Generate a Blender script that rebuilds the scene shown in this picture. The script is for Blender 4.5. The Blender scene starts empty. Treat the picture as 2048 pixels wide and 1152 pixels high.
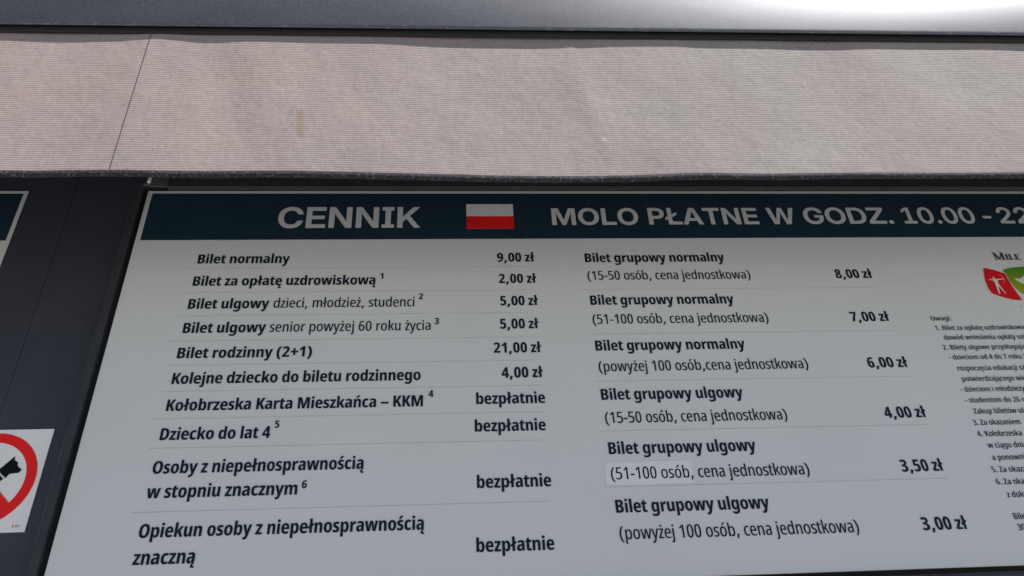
import bpy, math, random
from mathutils import Vector, Matrix
from mathutils.geometry import tessellate_polygon, delaunay_2d_cdt

random.seed(7)
scene = bpy.context.scene
COL = scene.collection

# ------------------------------------------------------------------ camera
# The kiosk wall stands at y = 0 and faces -y; the viewer is 1.5 m in front of it, looking up.
cam_data = bpy.data.cameras.new("camera")
cam = bpy.data.objects.new("camera", cam_data)
COL.objects.link(cam)
cam_data.sensor_fit = 'HORIZONTAL'
cam_data.sensor_width = 36.0
cam_data.lens = 28.885
cam_data.clip_start = 0.02
cam_data.clip_end = 400.0
RIGHT = Vector((0.99726, -0.05556, -0.04881))
UP = Vector((0.00821, -0.57275, 0.81969))
FWD = Vector((0.07350, 0.81784, 0.57073))
rot = Matrix((RIGHT, UP, -FWD)).transposed()
cam.matrix_world = Matrix.Translation((0.0, -1.5, 1.6)) @ rot.to_4x4()
scene.camera = cam
scene.render.engine = 'CYCLES'
scene.cycles.use_denoising = True
scene.cycles.denoising_input_passes = 'RGB_ALBEDO'   # unfiltered albedo keeps the small print sharp
scene.cycles.denoising_prefilter = 'NONE'
scene.cycles.max_bounces = 6
scene.cycles.sampling_pattern = 'BLUE_NOISE'

# ------------------------------------------------------------------ daylight
SUN_DIR = Vector((0.48, -0.37, 0.795)).normalized()      # towards the sun
world = bpy.data.worlds.new("World")
scene.world = world
world.use_nodes = True
wn = world.node_tree
wn.nodes.clear()
sky = wn.nodes.new("ShaderNodeTexSky")
sky.sky_type = 'NISHITA'
sky.sun_disc = False
sky.sun_elevation = math.asin(SUN_DIR.z)
sky.sun_rotation = math.atan2(SUN_DIR.x, SUN_DIR.y)
sky.air_density = 0.65
sky.dust_density = 0.3
bg = wn.nodes.new("ShaderNodeBackground")
bg.inputs["Strength"].default_value = 0.05
wo = wn.nodes.new("ShaderNodeOutputWorld")
wn.links.new(sky.outputs[0], bg.inputs[0])
wn.links.new(bg.outputs[0], wo.inputs[0])

sun_data = bpy.data.lights.new("sun", 'SUN')
sun_data.energy = 5.0
sun_data.angle = math.radians(0.53)
sun_data.color = (1.0, 0.955, 0.90)
sun = bpy.data.objects.new("sun", sun_data)
COL.objects.link(sun)
sun.rotation_euler = SUN_DIR.to_track_quat('Z', 'Y').to_euler()

scene.view_settings.view_transform = 'Standard'
scene.view_settings.look = 'None'
scene.view_settings.exposure = 0.38
scene.view_settings.gamma = 1.0
scene.view_settings.use_curve_mapping = False

# ------------------------------------------------------------------ printed matter (outlines: advance|x*2+on y ...)
GLYPHS = {
 'b': {
  ' ': '204|',
  '(': '336|81 274 80 399 224 624 375 714 641 714 504 621 364 394 365 275 364 158 504 -67 639 -158 375 -158 224 -71 80 151',
  ')': '336|621 274 620 151 476 -71 327 -158 63 -158 196 -67 336 158 337 275 336 394 196 621 61 714 327 714 476 624 620 399',
  '+': '480|609 409 917 409 917 296 609 296 609 113 379 113 379 296 71 296 71 409 379 409 379 595 609 595',
  ',': '288|455 116 469 105 442 53 352 -67 297 -129 57 -129 88 -64 138 63 155 116',
  '0': '476|907 356 906 276 866 142 772 44 610 -10 491 -10 352 -10 168 68 74 231 75 356 74 481 162 644 346 724 491 724 630 724 814 642 906 478|367 356 366 275 388 169 442 118 491 118 538 118 592 169 614 275 615 356 614 437 592 543 538 596 491 596 442 596 388 543 366 437',
  '1': '476|757 0 465 0 465 404 464 426 466 470 468 514 471 534 454 524 418 501 393 488 265 423 93 510 497 714 757 714',
  '2': '476|881 0 59 0 59 104 343 291 434 352 528 430 564 489 565 520 564 555 494 597 427 597 370 597 264 565 199 527 53 623 112 658 236 703 376 724 459 724 578 724 756 675 856 588 857 530 856 483 806 397 692 304 591 244 411 132 411 127 881 127',
  '3': '476|863 543 862 504 800 438 690 390 611 376 611 372 750 359 892 273 893 202 892 138 780 43 566 -10 413 -10 312 -10 154 5 67 25 67 160 142 137 300 115 371 115 482 115 584 163 585 209 584 242 530 285 410 306 315 306 239 306 239 427 317 427 404 427 516 450 574 494 575 525 574 562 494 599 417 599 374 599 294 588 218 567 181 552 67 657 154 692 344 724 473 724 654 724 862 632',
  '4': '476|955 143 809 143 809 0 521 0 521 143 35 143 35 259 525 716 809 716 809 262 955 262|521 406 520 414 522 446 524 482 526 511 527 515 519 515 504 493 474 456 457 440 275 262 521 262',
  '5': '476|533 460 638 460 800 404 892 303 893 236 892 158 786 48 574 -10 413 -10 318 -10 164 8 101 26 101 159 166 140 322 115 393 115 460 115 548 143 596 195 597 230 596 282 490 338 387 338 346 338 260 329 217 321 119 355 161 714 817 714 817 586 409 586 391 451 430 456 502 460',
  '6': '476|73 302 72 370 104 495 180 601 314 680 512 724 651 724 698 724 796 720 841 715 841 592 802 597 718 602 673 602 590 602 470 575 390 522 348 442 345 387 353 387 376 413 442 450 532 469 589 469 690 469 836 413 912 310 913 239 912 165 816 52 636 -10 507 -10 406 -10 244 31 132 111 72 228|501 115 556 115 624 175 625 236 624 291 564 347 503 347 460 347 400 321 368 278 369 252 368 226 384 177 416 138 466 115',
  '7': '476|181 0 611 585 73 585 73 714 909 714 909 614 491 0',
  '8': '476|493 724 676 724 880 634 881 552 880 513 834 449 742 396 673 375 754 348 862 291 916 226 917 188 916 126 814 38 626 -10 491 -10 354 -10 162 36 64 123 65 185 64 225 114 293 214 349 293 373 228 398 142 453 100 516 101 552 100 607 196 683 372 724|341 187 340 150 416 105 489 105 564 105 638 148 639 186 638 206 612 241 556 276 509 294 483 303 432 286 370 250 340 211|491 609 440 609 376 572 377 541 376 522 402 488 452 460 489 446 530 462 582 490 604 522 605 541 604 573 540 609',
  '9': '476|907 413 906 323 848 169 712 54 490 -10 329 -10 280 -10 180 -5 139 -1 139 123 176 117 260 112 307 112 390 112 512 141 592 197 632 277 635 327 627 327 602 301 536 264 448 245 391 245 286 245 142 302 66 405 67 475 66 550 162 662 346 724 477 724 576 724 734 683 848 603 906 487|481 599 422 599 354 540 355 478 354 423 416 367 479 367 526 367 584 398 612 443 613 464 612 480 602 526 574 570 522 599',
  'B': '539|529 714 766 714 994 628 995 538 994 496 946 430 856 387 797 379 797 374 872 364 970 321 1020 254 1021 208 1020 144 914 51 714 0 577 0 133 0 133 714|531 429 614 429 694 473 695 516 694 555 610 594 525 594 429 594 429 429|429 312 429 123 551 123 636 123 716 172 717 219 716 249 678 290 600 312 543 312',
  'C': '496|647 597 584 597 490 562 428 497 396 409 397 355 396 278 456 172 574 118 663 118 732 118 860 141 925 158 925 26 858 8 704 -10 619 -10 446 -10 210 76 88 240 89 356 88 437 160 571 298 670 498 724 627 724 718 724 888 702 971 678 887 556 830 574 712 597',
  'D': '575|1091 370 1090 251 950 85 680 0 491 0 133 0 133 714 513 714 698 714 956 635 1090 482|785 364 784 442 720 539 598 586 507 586 429 586 429 128 487 128 642 128 784 244',
  'K': '528|1097 0 767 0 519 285 429 248 429 0 133 0 133 714 429 714 429 391 442 411 488 458 521 486 777 714 1097 714 731 395',
  'M': '790|683 0 401 518 393 518 396 487 404 428 408 374 409 351 409 0 133 0 133 714 539 714 803 234 809 234 1073 714 1479 714 1479 0 1195 0 1195 353 1194 378 1198 431 1204 488 1209 518 1201 518 917 0',
  'O': '612|1167 358 1166 272 1098 136 966 40 762 -10 629 -10 492 -10 290 41 154 137 88 273 89 359 88 478 208 641 450 725 629 725 810 725 1048 637 1166 473|397 358 396 280 448 174 550 120 627 120 704 120 806 172 856 278 857 358 856 478 744 597 629 597 550 597 446 543 396 437',
  'a': '476|521 558 688 558 870 460 871 363 871 0 665 0 617 73 611 73 574 45 496 8 394 -10 325 -10 234 -10 114 38 58 117 59 164 58 250 254 337 443 341 585 344 585 364 584 406 524 446 463 446 412 446 296 427 225 407 147 511 226 534 414 558|511 250 426 248 344 208 345 169 344 136 396 102 443 102 504 102 586 157 587 203 587 252',
  'b': '509|399 577 398 559 392 510 389 477 399 477 442 519 566 558 645 558 798 558 974 410 975 275 974 186 894 58 746 -10 641 -10 560 -10 450 21 399 58 383 58 341 0 113 0 113 760 399 760|549 437 494 437 426 404 398 339 399 291 399 264 398 183 470 109 551 109 618 109 686 191 687 277 686 357 620 437',
  'c': '410|509 -10 366 -10 170 50 72 175 73 271 72 357 170 486 366 558 517 558 602 558 740 539 803 521 723 408 674 423 580 438 533 438 478 438 402 400 362 326 363 272 362 218 402 146 480 111 539 111 598 111 718 133 777 153 777 33 720 12 584 -10',
  'd': '509|409 -10 248 -10 72 140 73 275 72 409 250 558 403 558 458 558 548 541 622 505 651 478 661 478 656 510 650 560 651 577 651 760 935 760 935 0 709 0 667 60 651 60 618 36 548 5 466 -10|501 108 580 108 652 181 655 259 655 288 654 365 582 437 501 437 432 437 360 356 361 276 360 191 432 108',
  'e': '468|495 558 624 558 804 498 900 387 901 310 901 233 355 233 356 167 460 103 565 103 640 103 772 122 847 144 847 28 778 9 620 -10 527 -10 372 -10 170 56 72 182 73 271 72 364 170 492 358 558|501 449 438 449 358 395 357 334 637 334 636 370 604 421 544 449',
  'g': '509|411 558 492 558 606 522 653 479 667 479 691 548 935 548 935 29 934 -58 832 -178 616 -240 445 -240 348 -240 192 -221 123 -202 123 -78 206 -100 358 -120 435 -120 536 -120 650 -71 651 -14 651 -5 650 11 656 54 661 72 651 72 606 30 490 -10 403 -10 248 -10 72 138 73 271 72 408 252 558|499 437 454 437 392 400 362 326 363 269 362 189 432 111 503 111 540 111 598 128 636 163 654 216 655 253 655 280 654 335 622 405 554 437',
  'i': '243|399 548 399 0 115 0 115 548|259 765 334 765 410 727 411 688 410 650 332 612 259 612 184 612 104 650 105 688 104 728 180 765',
  'j': '243|87 -240 48 -240 -32 -235 -67 -229 -67 -109 -44 -113 2 -118 23 -118 68 -118 114 -82 115 -44 115 548 399 548 399 -55 398 -117 326 -199 188 -239|105 688 104 728 180 765 259 765 334 765 410 727 411 688 410 650 332 612 259 612 184 612 104 650',
  'k': '491|399 436 398 402 390 333 385 300 391 300 404 314 434 341 462 367 477 377 691 548 999 548 697 321 1015 0 701 0 501 218 399 171 399 0 113 0 113 760 399 760',
  'l': '242|399 0 113 0 113 760 399 760',
  'm': '774|1171 558 1318 558 1466 461 1467 360 1467 0 1183 0 1183 317 1182 377 1128 434 1075 434 992 434 932 354 933 272 933 0 649 0 649 318 648 358 624 409 578 434 541 434 486 434 422 395 398 316 399 257 399 0 113 0 113 548 337 548 369 479 385 479 406 505 482 540 588 558 651 558 750 558 868 516 897 481 915 481 954 519 1080 558',
  'n': '514|641 558 786 558 946 458 947 361 947 0 663 0 663 319 662 376 612 434 547 434 462 434 398 355 399 259 399 0 113 0 113 548 337 548 369 479 385 479 410 505 484 541 582 558',
  'o': '499|953 275 952 218 904 115 798 35 630 -10 513 -10 400 -10 236 35 126 113 72 217 73 275 72 359 166 487 362 558 517 558 648 558 844 493 952 367|363 274 362 220 394 145 462 108 515 108 568 108 634 145 664 220 665 275 664 331 634 404 568 441 515 441 434 441 362 359',
  'p': '509|641 558 798 558 974 409 975 274 974 185 894 58 746 -10 647 -10 592 -10 500 8 426 44 399 70 389 70 392 39 398 -9 399 -26 399 -240 113 -240 113 548 343 548 383 477 399 477 432 508 502 544 588 558|549 440 496 440 430 409 398 341 399 288 399 261 398 210 428 143 496 111 549 111 596 111 656 147 686 218 687 272 686 357 618 440',
  'r': '354|625 558 646 558 692 556 719 552 693 403 672 406 624 409 595 409 548 409 476 392 424 358 398 310 399 278 399 0 115 0 115 548 333 548 373 459 387 459 410 485 478 530 570 558',
  's': '383|737 163 736 107 650 29 486 -10 367 -10 284 -10 130 5 61 21 61 154 122 136 270 110 343 110 400 110 456 133 457 155 456 168 432 190 356 215 281 234 210 252 110 299 60 361 61 402 60 475 248 558 417 558 500 558 648 536 725 515 649 408 596 424 484 446 429 446 382 446 332 427 333 408 332 396 356 377 432 353 503 333 574 313 678 267 736 206',
  't': '327|511 112 542 112 610 121 647 128 647 17 596 4 488 -10 423 -10 326 -10 198 28 136 107 137 169 137 433 25 433 25 506 159 545 229 662 421 662 421 548 633 548 633 433 421 433 421 174 420 143 464 112',
  'u': '514|943 548 943 0 723 0 689 69 673 69 646 43 572 7 476 -10 417 -10 318 -10 180 37 110 127 111 191 111 548 395 548 395 234 394 174 444 115 503 115 568 115 636 152 658 224 659 275 659 548',
  'w': '708|767 266 758 289 742 342 730 393 725 414 719 414 712 391 698 338 684 286 675 266 573 0 253 0 15 548 299 548 375 344 384 318 402 255 416 190 421 160 427 160 430 179 440 220 452 265 468 311 479 335 563 548 887 548 967 332 978 303 996 242 1012 185 1017 160 1025 160 1028 185 1040 243 1058 303 1069 330 1153 548 1431 548 1189 0 865 0',
  'y': '459|5 548 303 548 437 283 446 266 460 231 472 199 475 184 483 184 486 204 506 252 521 282 649 548 943 548 599 -48 558 -116 454 -201 310 -240 213 -240 176 -240 112 -236 81 -232 81 -109 100 -112 144 -115 167 -115 208 -115 262 -99 302 -57 325 -20 341 6',
  'z': '373|737 0 41 0 41 87 403 431 61 431 61 548 721 548 721 454 371 117 737 117',
  'ą': '476|521 558 688 558 870 460 871 363 871 0 665 0 617 73 611 73 574 45 496 8 394 -10 325 -10 234 -10 114 38 58 117 59 164 58 250 254 337 443 341 585 344 585 364 584 406 524 446 463 446 412 446 296 427 225 407 147 511 226 534 414 558|511 250 426 248 344 208 345 169 344 136 396 102 443 102 504 102 586 157 587 203 587 252|737 -100 736 -118 780 -142 821 -142 846 -142 884 -136 899 -132 899 -222 876 -227 806 -235 763 -235 644 -235 522 -179 523 -129 522 -105 558 -56 638 -7 703 16 847 0 782 -33 736 -77',
  'ę': '468|689 -102 688 -120 730 -139 765 -139 784 -139 840 -133 855 -130 855 -223 824 -229 742 -235 705 -235 586 -235 474 -178 475 -127 474 -104 508 -60 578 -17 635 3 847 28 784 -2 716 -49 688 -86|495 558 624 558 804 498 900 387 901 310 901 233 355 233 356 167 460 103 565 103 640 103 772 122 847 144 847 28 778 9 620 -10 527 -10 372 -10 170 56 72 182 73 271 72 364 170 492 358 558|501 449 438 449 358 395 357 334 637 334 636 370 604 421 544 449',
  'ł': '291|163 0 163 250 85 220 -47 309 163 390 163 760 449 760 449 493 527 522 661 435 449 352 449 0',
  'ń': '514|641 558 786 558 946 458 947 361 947 0 663 0 663 319 662 376 612 434 547 434 462 434 398 355 399 259 399 0 113 0 113 548 337 548 369 479 385 479 410 505 484 541 582 558|865 756 844 742 774 705 692 662 608 622 573 606 371 606 371 619 404 645 466 696 522 744 543 766 865 766',
  'ś': '383|737 163 736 107 650 29 486 -10 367 -10 284 -10 130 5 61 21 61 154 122 136 270 110 343 110 400 110 456 133 457 155 456 168 432 190 356 215 281 234 210 252 110 299 60 361 61 402 60 475 248 558 417 558 500 558 648 536 725 515 649 408 596 424 484 446 429 446 382 446 332 427 333 408 332 396 356 377 432 353 503 333 574 313 678 267 736 206|727 756 706 742 636 705 554 662 470 622 435 606 233 606 233 619 266 645 328 696 384 744 405 766 727 766',
  '–': '486|67 211 67 328 937 328 937 211',
 },
 'r': {
  ' ': '206|',
  '(': '295|81 274 80 396 222 623 375 714 555 714 414 620 272 394 273 275 272 159 414 -64 553 -158 375 -158 222 -70 80 153',
  ')': '295|535 274 534 153 392 -70 241 -158 63 -158 200 -64 342 159 343 275 342 394 200 620 61 714 241 714 392 623 534 396',
  ',': '245|383 116 397 105 370 52 272 -74 225 -129 79 -129 106 -71 164 64 179 116',
  '-': '270|57 225 57 313 509 313 509 225',
  '0': '433|809 357 808 271 766 135 682 41 542 -10 445 -10 330 -10 168 57 82 218 83 357 82 481 160 643 322 724 445 724 568 724 728 643 808 479|269 357 268 261 304 135 382 73 445 73 508 73 584 135 622 262 623 357 622 452 584 578 508 641 445 641 382 641 304 578 268 453',
  '1': '433|619 0 435 0 435 472 434 494 436 538 440 583 443 604 428 596 386 572 355 555 229 494 123 551 459 714 619 714',
  '5': '433|445 442 554 442 714 389 802 294 803 231 802 159 704 50 514 -10 375 -10 290 -10 152 6 101 21 101 111 160 92 296 70 363 70 448 70 556 112 614 184 615 227 614 294 490 364 375 364 328 364 232 355 187 348 115 380 157 714 723 714 723 631 313 631 285 433 326 438 408 442',
  '6': '433|89 303 88 380 120 510 190 613 306 685 470 724 579 724 622 724 700 719 735 714 735 633 702 638 628 644 589 644 510 644 392 609 312 541 268 440 265 373 273 373 294 399 362 435 450 454 505 454 606 454 742 395 810 292 811 228 810 160 730 53 576 -10 461 -10 370 -10 232 31 136 111 88 228|457 72 536 72 628 148 629 226 628 299 542 374 459 374 398 374 316 340 274 285 275 254 274 224 296 160 338 106 408 72',
  'a': '422|449 548 604 548 742 453 743 362 743 0 607 0 581 74 575 74 544 46 470 9 376 -10 317 -10 232 -10 120 35 68 109 69 152 68 233 258 321 435 325 565 328 565 360 564 420 494 475 419 475 370 475 266 458 207 441 151 508 216 528 366 548|469 261 356 258 252 205 253 154 252 107 320 63 381 63 464 63 564 141 565 211 565 264',
  'b': '467|311 550 310 532 304 492 303 468 311 468 356 508 474 548 553 548 708 548 876 406 877 270 876 181 800 55 660 -10 557 -10 478 -10 358 27 311 67 301 67 275 0 131 0 131 760 311 760|509 470 430 470 342 421 310 334 311 278 311 258 310 161 408 67 511 67 602 67 692 166 693 271 692 370 604 470',
  'c': '353|461 -10 338 -10 168 51 86 174 87 266 86 354 170 480 338 549 465 549 532 549 640 534 687 522 633 448 592 459 514 470 477 470 408 470 316 424 270 334 271 267 270 201 316 112 410 68 479 68 528 68 624 83 673 96 673 20 628 6 512 -10',
  'd': '467|409 -10 250 -10 84 133 85 269 84 403 250 549 403 549 454 549 546 530 622 495 649 469 659 469 654 493 650 531 651 547 651 760 831 760 831 0 687 0 661 67 651 67 622 42 550 8 462 -10|453 66 552 66 650 155 651 246 651 276 650 376 556 470 451 470 356 470 268 367 269 269 268 169 358 66',
  'e': '423|449 548 562 548 714 485 790 378 791 309 791 250 265 250 266 158 384 65 505 65 566 65 686 84 749 103 749 25 688 7 558 -10 483 -10 344 -10 168 61 86 186 87 266 86 357 168 482 330 548|449 475 366 475 272 399 267 319 623 319 622 363 584 433 508 475',
  'i': '208|311 539 311 0 131 0 131 539|223 743 272 743 324 712 325 682 324 653 272 622 223 622 174 622 118 653 119 682 118 712 172 743',
  'j': '208|73 -240 42 -240 -12 -235 -35 -231 -35 -152 -18 -156 22 -160 41 -160 86 -160 130 -120 131 -78 131 539 311 539 311 -78 310 -133 256 -205 150 -239|119 682 118 712 172 743 223 743 272 743 324 712 325 682 324 653 272 622 223 622 174 622 118 653',
  'k': '409|311 389 310 361 304 306 299 279 307 279 318 291 344 313 368 335 381 344 623 539 817 539 541 327 835 0 641 0 419 258 311 195 311 0 131 0 131 760 311 760',
  'm': '699|1033 549 1166 549 1296 456 1297 359 1297 0 1117 0 1117 341 1116 409 1048 469 981 469 882 469 802 380 803 293 803 0 625 0 625 344 624 389 594 444 534 469 487 469 416 469 338 422 310 335 311 277 311 0 131 0 131 539 275 539 295 466 305 466 328 494 396 530 488 549 545 549 638 549 752 501 773 464 785 464 824 507 942 549',
  'n': '463|549 549 684 549 824 457 825 363 825 0 645 0 645 344 644 406 580 469 507 469 400 469 310 379 311 276 311 0 131 0 131 539 275 539 295 466 305 466 330 493 402 530 496 549',
  'o': '451|843 270 842 208 796 105 704 31 560 -10 461 -10 366 -10 226 31 130 104 84 207 85 270 84 358 166 483 334 549 465 549 582 549 752 485 842 362|269 270 268 204 310 113 396 68 465 68 532 68 618 113 660 203 661 270 660 337 618 426 532 471 465 471 360 471 268 370',
  'p': '467|551 549 708 549 876 408 877 270 876 181 800 56 660 -10 559 -10 504 -10 410 9 336 46 311 72 301 72 304 49 310 11 311 -5 311 -240 131 -240 131 539 277 539 299 466 311 466 340 495 412 532 500 549|507 472 440 472 352 432 310 350 311 285 311 265 310 197 352 110 440 68 509 68 570 68 652 112 692 201 693 269 692 369 606 472',
  'r': '307|525 549 548 549 594 546 619 542 595 449 576 453 534 456 511 456 466 456 392 430 338 383 310 318 311 280 311 0 131 0 131 539 271 539 295 447 305 447 328 477 394 523 476 549',
  's': '343|645 147 644 97 568 26 426 -10 325 -10 248 -10 118 7 69 20 69 111 114 93 248 69 317 69 388 69 468 108 469 143 468 163 436 194 362 224 297 241 228 262 124 306 66 364 67 405 66 471 240 549 381 549 454 549 580 530 641 512 579 441 534 456 436 473 383 473 316 473 240 438 241 408 240 388 272 358 350 330 417 310 484 290 588 246 644 188',
  't': '264|419 69 442 69 496 75 523 80 523 7 488 0 408 -10 361 -10 286 -10 186 23 136 88 137 139 137 464 33 464 33 512 147 537 197 659 317 659 317 539 509 539 509 464 317 464 317 148 316 109 360 69',
  'u': '463|821 539 821 0 677 0 657 72 645 72 620 45 548 9 456 -10 403 -10 304 -10 182 38 126 126 127 187 127 539 307 539 307 206 306 137 370 70 441 70 516 70 604 111 640 193 641 254 641 539',
  'w': '619|673 316 666 336 650 378 640 421 635 439 631 439 624 420 610 377 598 334 589 316 459 0 253 0 19 539 199 539 303 279 314 251 334 193 352 135 359 106 365 106 368 124 380 163 392 205 410 249 421 273 533 539 733 539 843 272 852 252 870 200 888 140 897 106 905 106 906 121 916 160 932 206 941 231 1069 539 1245 539 1005 0 797 0',
  'y': '380|9 539 195 539 345 240 352 221 368 181 384 140 391 120 399 120 406 147 432 206 449 240 593 539 777 539 449 -76 418 -133 334 -205 220 -240 143 -240 114 -240 64 -236 35 -232 35 -153 56 -156 96 -160 117 -160 158 -160 212 -141 254 -97 275 -59 307 3',
  'z': '312|605 0 51 0 51 60 393 463 73 463 73 539 591 539 591 474 253 76 605 76',
  'ó': '451|843 270 842 208 796 105 704 31 560 -10 461 -10 366 -10 226 31 130 104 84 207 85 270 84 358 166 483 334 549 465 549 582 549 752 485 842 362|269 270 268 204 310 113 396 68 465 68 532 68 618 113 660 203 661 270 660 337 618 426 532 471 465 471 360 471 268 370|733 757 714 741 648 702 570 659 492 620 461 606 343 606 343 617 380 644 444 695 500 744 521 766 733 766',
  'ł': '227|149 0 149 292 47 254 -39 312 149 383 149 760 329 760 329 448 435 488 525 430 329 357 329 0',
  'ż': '312|605 0 51 0 51 60 393 463 73 463 73 539 591 539 591 474 253 76 605 76|339 743 388 743 438 712 439 682 438 653 388 622 339 622 290 622 234 653 235 682 234 712 288 743',
 },
 'n': {
  ' ': '210|',
  '-': '289|61 219 61 319 535 319 535 219',
  '.': '268|131 62 130 102 214 136 277 136 338 136 422 102 423 62 422 22 338 -13 277 -13 214 -13 130 22',
  '0': '474|881 357 880 272 838 137 744 41 590 -10 481 -10 352 -10 174 64 82 226 83 357 82 479 166 642 344 724 481 724 616 724 792 641 880 478|301 357 300 265 334 144 414 85 481 85 548 85 626 144 664 266 665 357 664 448 626 569 548 629 481 629 414 629 334 569 300 448',
  '1': '474|677 0 463 0 463 456 462 478 464 522 468 566 469 587 452 577 410 553 377 538 245 476 123 542 489 714 677 714',
  '2': '474|867 0 71 0 71 80 373 276 466 336 572 419 618 490 619 531 618 577 522 629 435 629 366 629 250 601 187 569 75 641 130 669 246 706 374 724 453 724 570 724 740 677 834 594 835 538 834 484 774 391 650 298 555 240 331 100 331 95 867 95',
  '3': '474|837 548 836 505 776 437 662 388 581 375 581 372 722 359 868 271 869 200 868 138 762 43 558 -10 411 -10 312 -10 152 5 77 23 77 125 148 104 310 82 389 82 520 82 640 148 641 204 640 244 574 296 438 322 335 322 249 322 249 413 339 413 432 413 556 443 622 499 623 535 622 582 522 632 431 632 378 632 290 619 210 596 171 580 75 656 156 690 340 724 459 724 638 724 836 630',
  '4': '474|935 152 775 152 775 0 563 0 563 152 37 152 37 239 557 718 775 718 775 242 935 242|563 458 562 472 564 505 566 540 570 569 571 578 563 578 546 557 512 516 493 498 225 242 563 242',
  '5': '474|491 446 606 446 776 393 870 297 871 232 870 158 764 49 560 -10 409 -10 316 -10 162 7 105 24 105 125 168 106 322 82 397 82 478 82 592 119 650 184 651 227 650 290 524 356 401 356 352 356 252 347 207 340 123 372 169 714 789 714 789 618 351 618 325 437 364 442 448 446',
  '6': '474|87 303 86 375 120 502 194 607 322 682 508 724 635 724 678 724 768 719 805 715 805 622 768 627 690 633 645 633 556 633 424 598 340 533 296 437 293 376 301 376 324 401 396 437 492 457 553 457 660 457 808 400 884 298 885 231 884 161 794 52 622 -10 499 -10 404 -10 252 30 144 110 86 227|495 83 576 83 672 155 673 230 672 296 584 366 497 366 436 366 350 334 306 282 307 252 306 223 328 164 374 114 444 83',
  '7': '474|203 0 665 617 71 617 71 714 887 714 887 637 431 0',
  ':': '242|119 62 118 98 188 134 251 134 310 134 382 100 383 62 382 25 308 -11 251 -11 190 -11 118 26|119 475 118 512 188 547 251 547 312 547 382 512 383 475 382 438 308 402 251 402 190 402 118 439',
  'B': '534|519 714 742 714 966 629 967 539 966 495 914 429 818 387 749 378 749 374 828 365 940 323 998 255 999 206 998 142 896 50 708 0 577 0 153 0 153 714|527 416 642 416 742 472 743 526 742 575 630 623 517 623 371 623 371 416|371 327 371 92 553 92 666 92 770 154 771 213 770 250 720 301 616 327 537 327',
  'K': '511|1047 0 801 0 479 316 371 263 371 0 153 0 153 714 371 714 371 370 392 390 458 443 501 476 795 714 1035 714 633 398',
  'U': '586|1049 237 1048 157 946 47 744 -10 593 -10 372 -10 140 115 141 236 141 714 359 714 359 238 358 160 480 87 597 87 676 87 778 119 828 186 829 239 829 714 1049 714',
  'Z': '435|837 0 57 0 57 80 579 619 69 619 69 714 823 714 823 634 301 96 837 96',
  'a': '467|495 551 662 551 822 456 823 363 823 0 667 0 633 74 627 74 592 46 510 8 410 -10 341 -10 252 -10 130 34 70 108 71 155 70 237 274 325 469 329 613 332 613 360 612 416 536 466 461 466 406 466 288 447 223 430 161 507 232 528 400 551|513 258 392 255 284 205 285 158 284 115 356 74 417 74 504 74 612 145 613 209 613 260',
  'b': '510|345 561 344 541 338 495 337 470 345 470 390 509 516 550 605 550 768 550 952 407 953 271 952 181 868 55 714 -10 607 -10 516 -10 392 28 345 64 333 64 301 0 133 0 133 760 345 760|547 460 468 460 380 417 344 336 345 281 345 262 344 169 440 79 551 79 642 79 736 174 737 272 736 366 644 460',
  'c': '396|501 -10 368 -10 182 50 86 174 87 267 86 357 184 484 372 551 509 551 584 551 710 535 761 521 699 436 654 447 562 460 519 460 448 460 352 417 302 331 303 268 302 206 350 122 448 80 519 80 578 80 690 98 743 113 743 24 692 8 568 -10',
  'd': '510|435 -10 268 -10 86 134 87 270 86 405 270 551 431 551 490 551 586 532 664 497 693 471 703 471 698 495 692 539 693 556 693 760 905 760 905 0 737 0 705 66 693 66 664 42 588 8 494 -10|493 78 598 78 696 163 697 250 697 277 696 370 602 460 489 460 394 460 302 362 303 270 302 175 396 78',
  'e': '466|489 550 612 550 780 489 868 380 869 308 869 245 299 245 300 161 424 76 549 76 620 76 752 95 823 115 823 26 756 8 612 -10 525 -10 378 -10 182 58 86 183 87 267 86 358 180 484 360 550|491 467 406 467 308 397 301 324 669 324 668 365 630 430 550 467',
  'g': '510|435 551 520 551 646 513 695 471 705 471 727 541 905 541 905 4 904 -74 808 -183 608 -240 451 -240 358 -240 210 -224 145 -206 145 -111 218 -130 368 -150 447 -150 566 -150 694 -88 695 -19 695 -5 694 11 698 54 703 73 695 73 648 31 520 -10 431 -10 268 -10 86 134 87 268 86 405 272 551|489 460 426 460 342 416 302 331 303 267 302 171 396 80 493 80 544 80 622 100 670 142 696 205 697 248 697 273 696 338 654 421 560 460',
  'h': '510|345 565 344 539 336 490 331 470 343 470 368 496 446 532 544 551 603 551 704 551 840 508 908 424 909 360 909 0 699 0 699 336 698 400 628 459 551 459 474 459 382 418 344 335 345 271 345 0 133 0 133 760 345 760',
  'i': '231|345 541 345 0 135 0 135 541|241 748 296 748 358 716 359 684 358 652 296 620 241 620 186 620 122 652 123 684 122 717 184 748',
  'j': '231|73 -240 36 -240 -30 -234 -57 -230 -57 -140 -36 -144 10 -149 33 -149 82 -149 134 -111 135 -68 135 541 345 541 345 -72 344 -127 284 -202 164 -239|123 684 122 717 184 748 241 748 296 748 358 716 359 684 358 652 296 620 241 620 186 620 122 652',
  'k': '460|345 399 344 371 338 312 333 285 341 285 352 296 382 321 414 346 427 355 681 541 911 541 599 322 931 0 697 0 455 245 345 188 345 0 133 0 133 760 345 760',
  'l': '230|345 0 133 0 133 760 345 760',
  'm': '769|1133 551 1280 551 1426 457 1427 358 1427 0 1215 0 1215 335 1214 400 1144 459 1071 459 968 459 884 372 885 287 885 0 675 0 675 336 674 379 642 434 580 459 531 459 458 459 376 414 344 330 345 271 345 0 133 0 133 541 301 541 327 469 339 469 362 497 438 532 540 551 601 551 700 551 826 506 853 467 865 467 908 509 1040 551',
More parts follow.
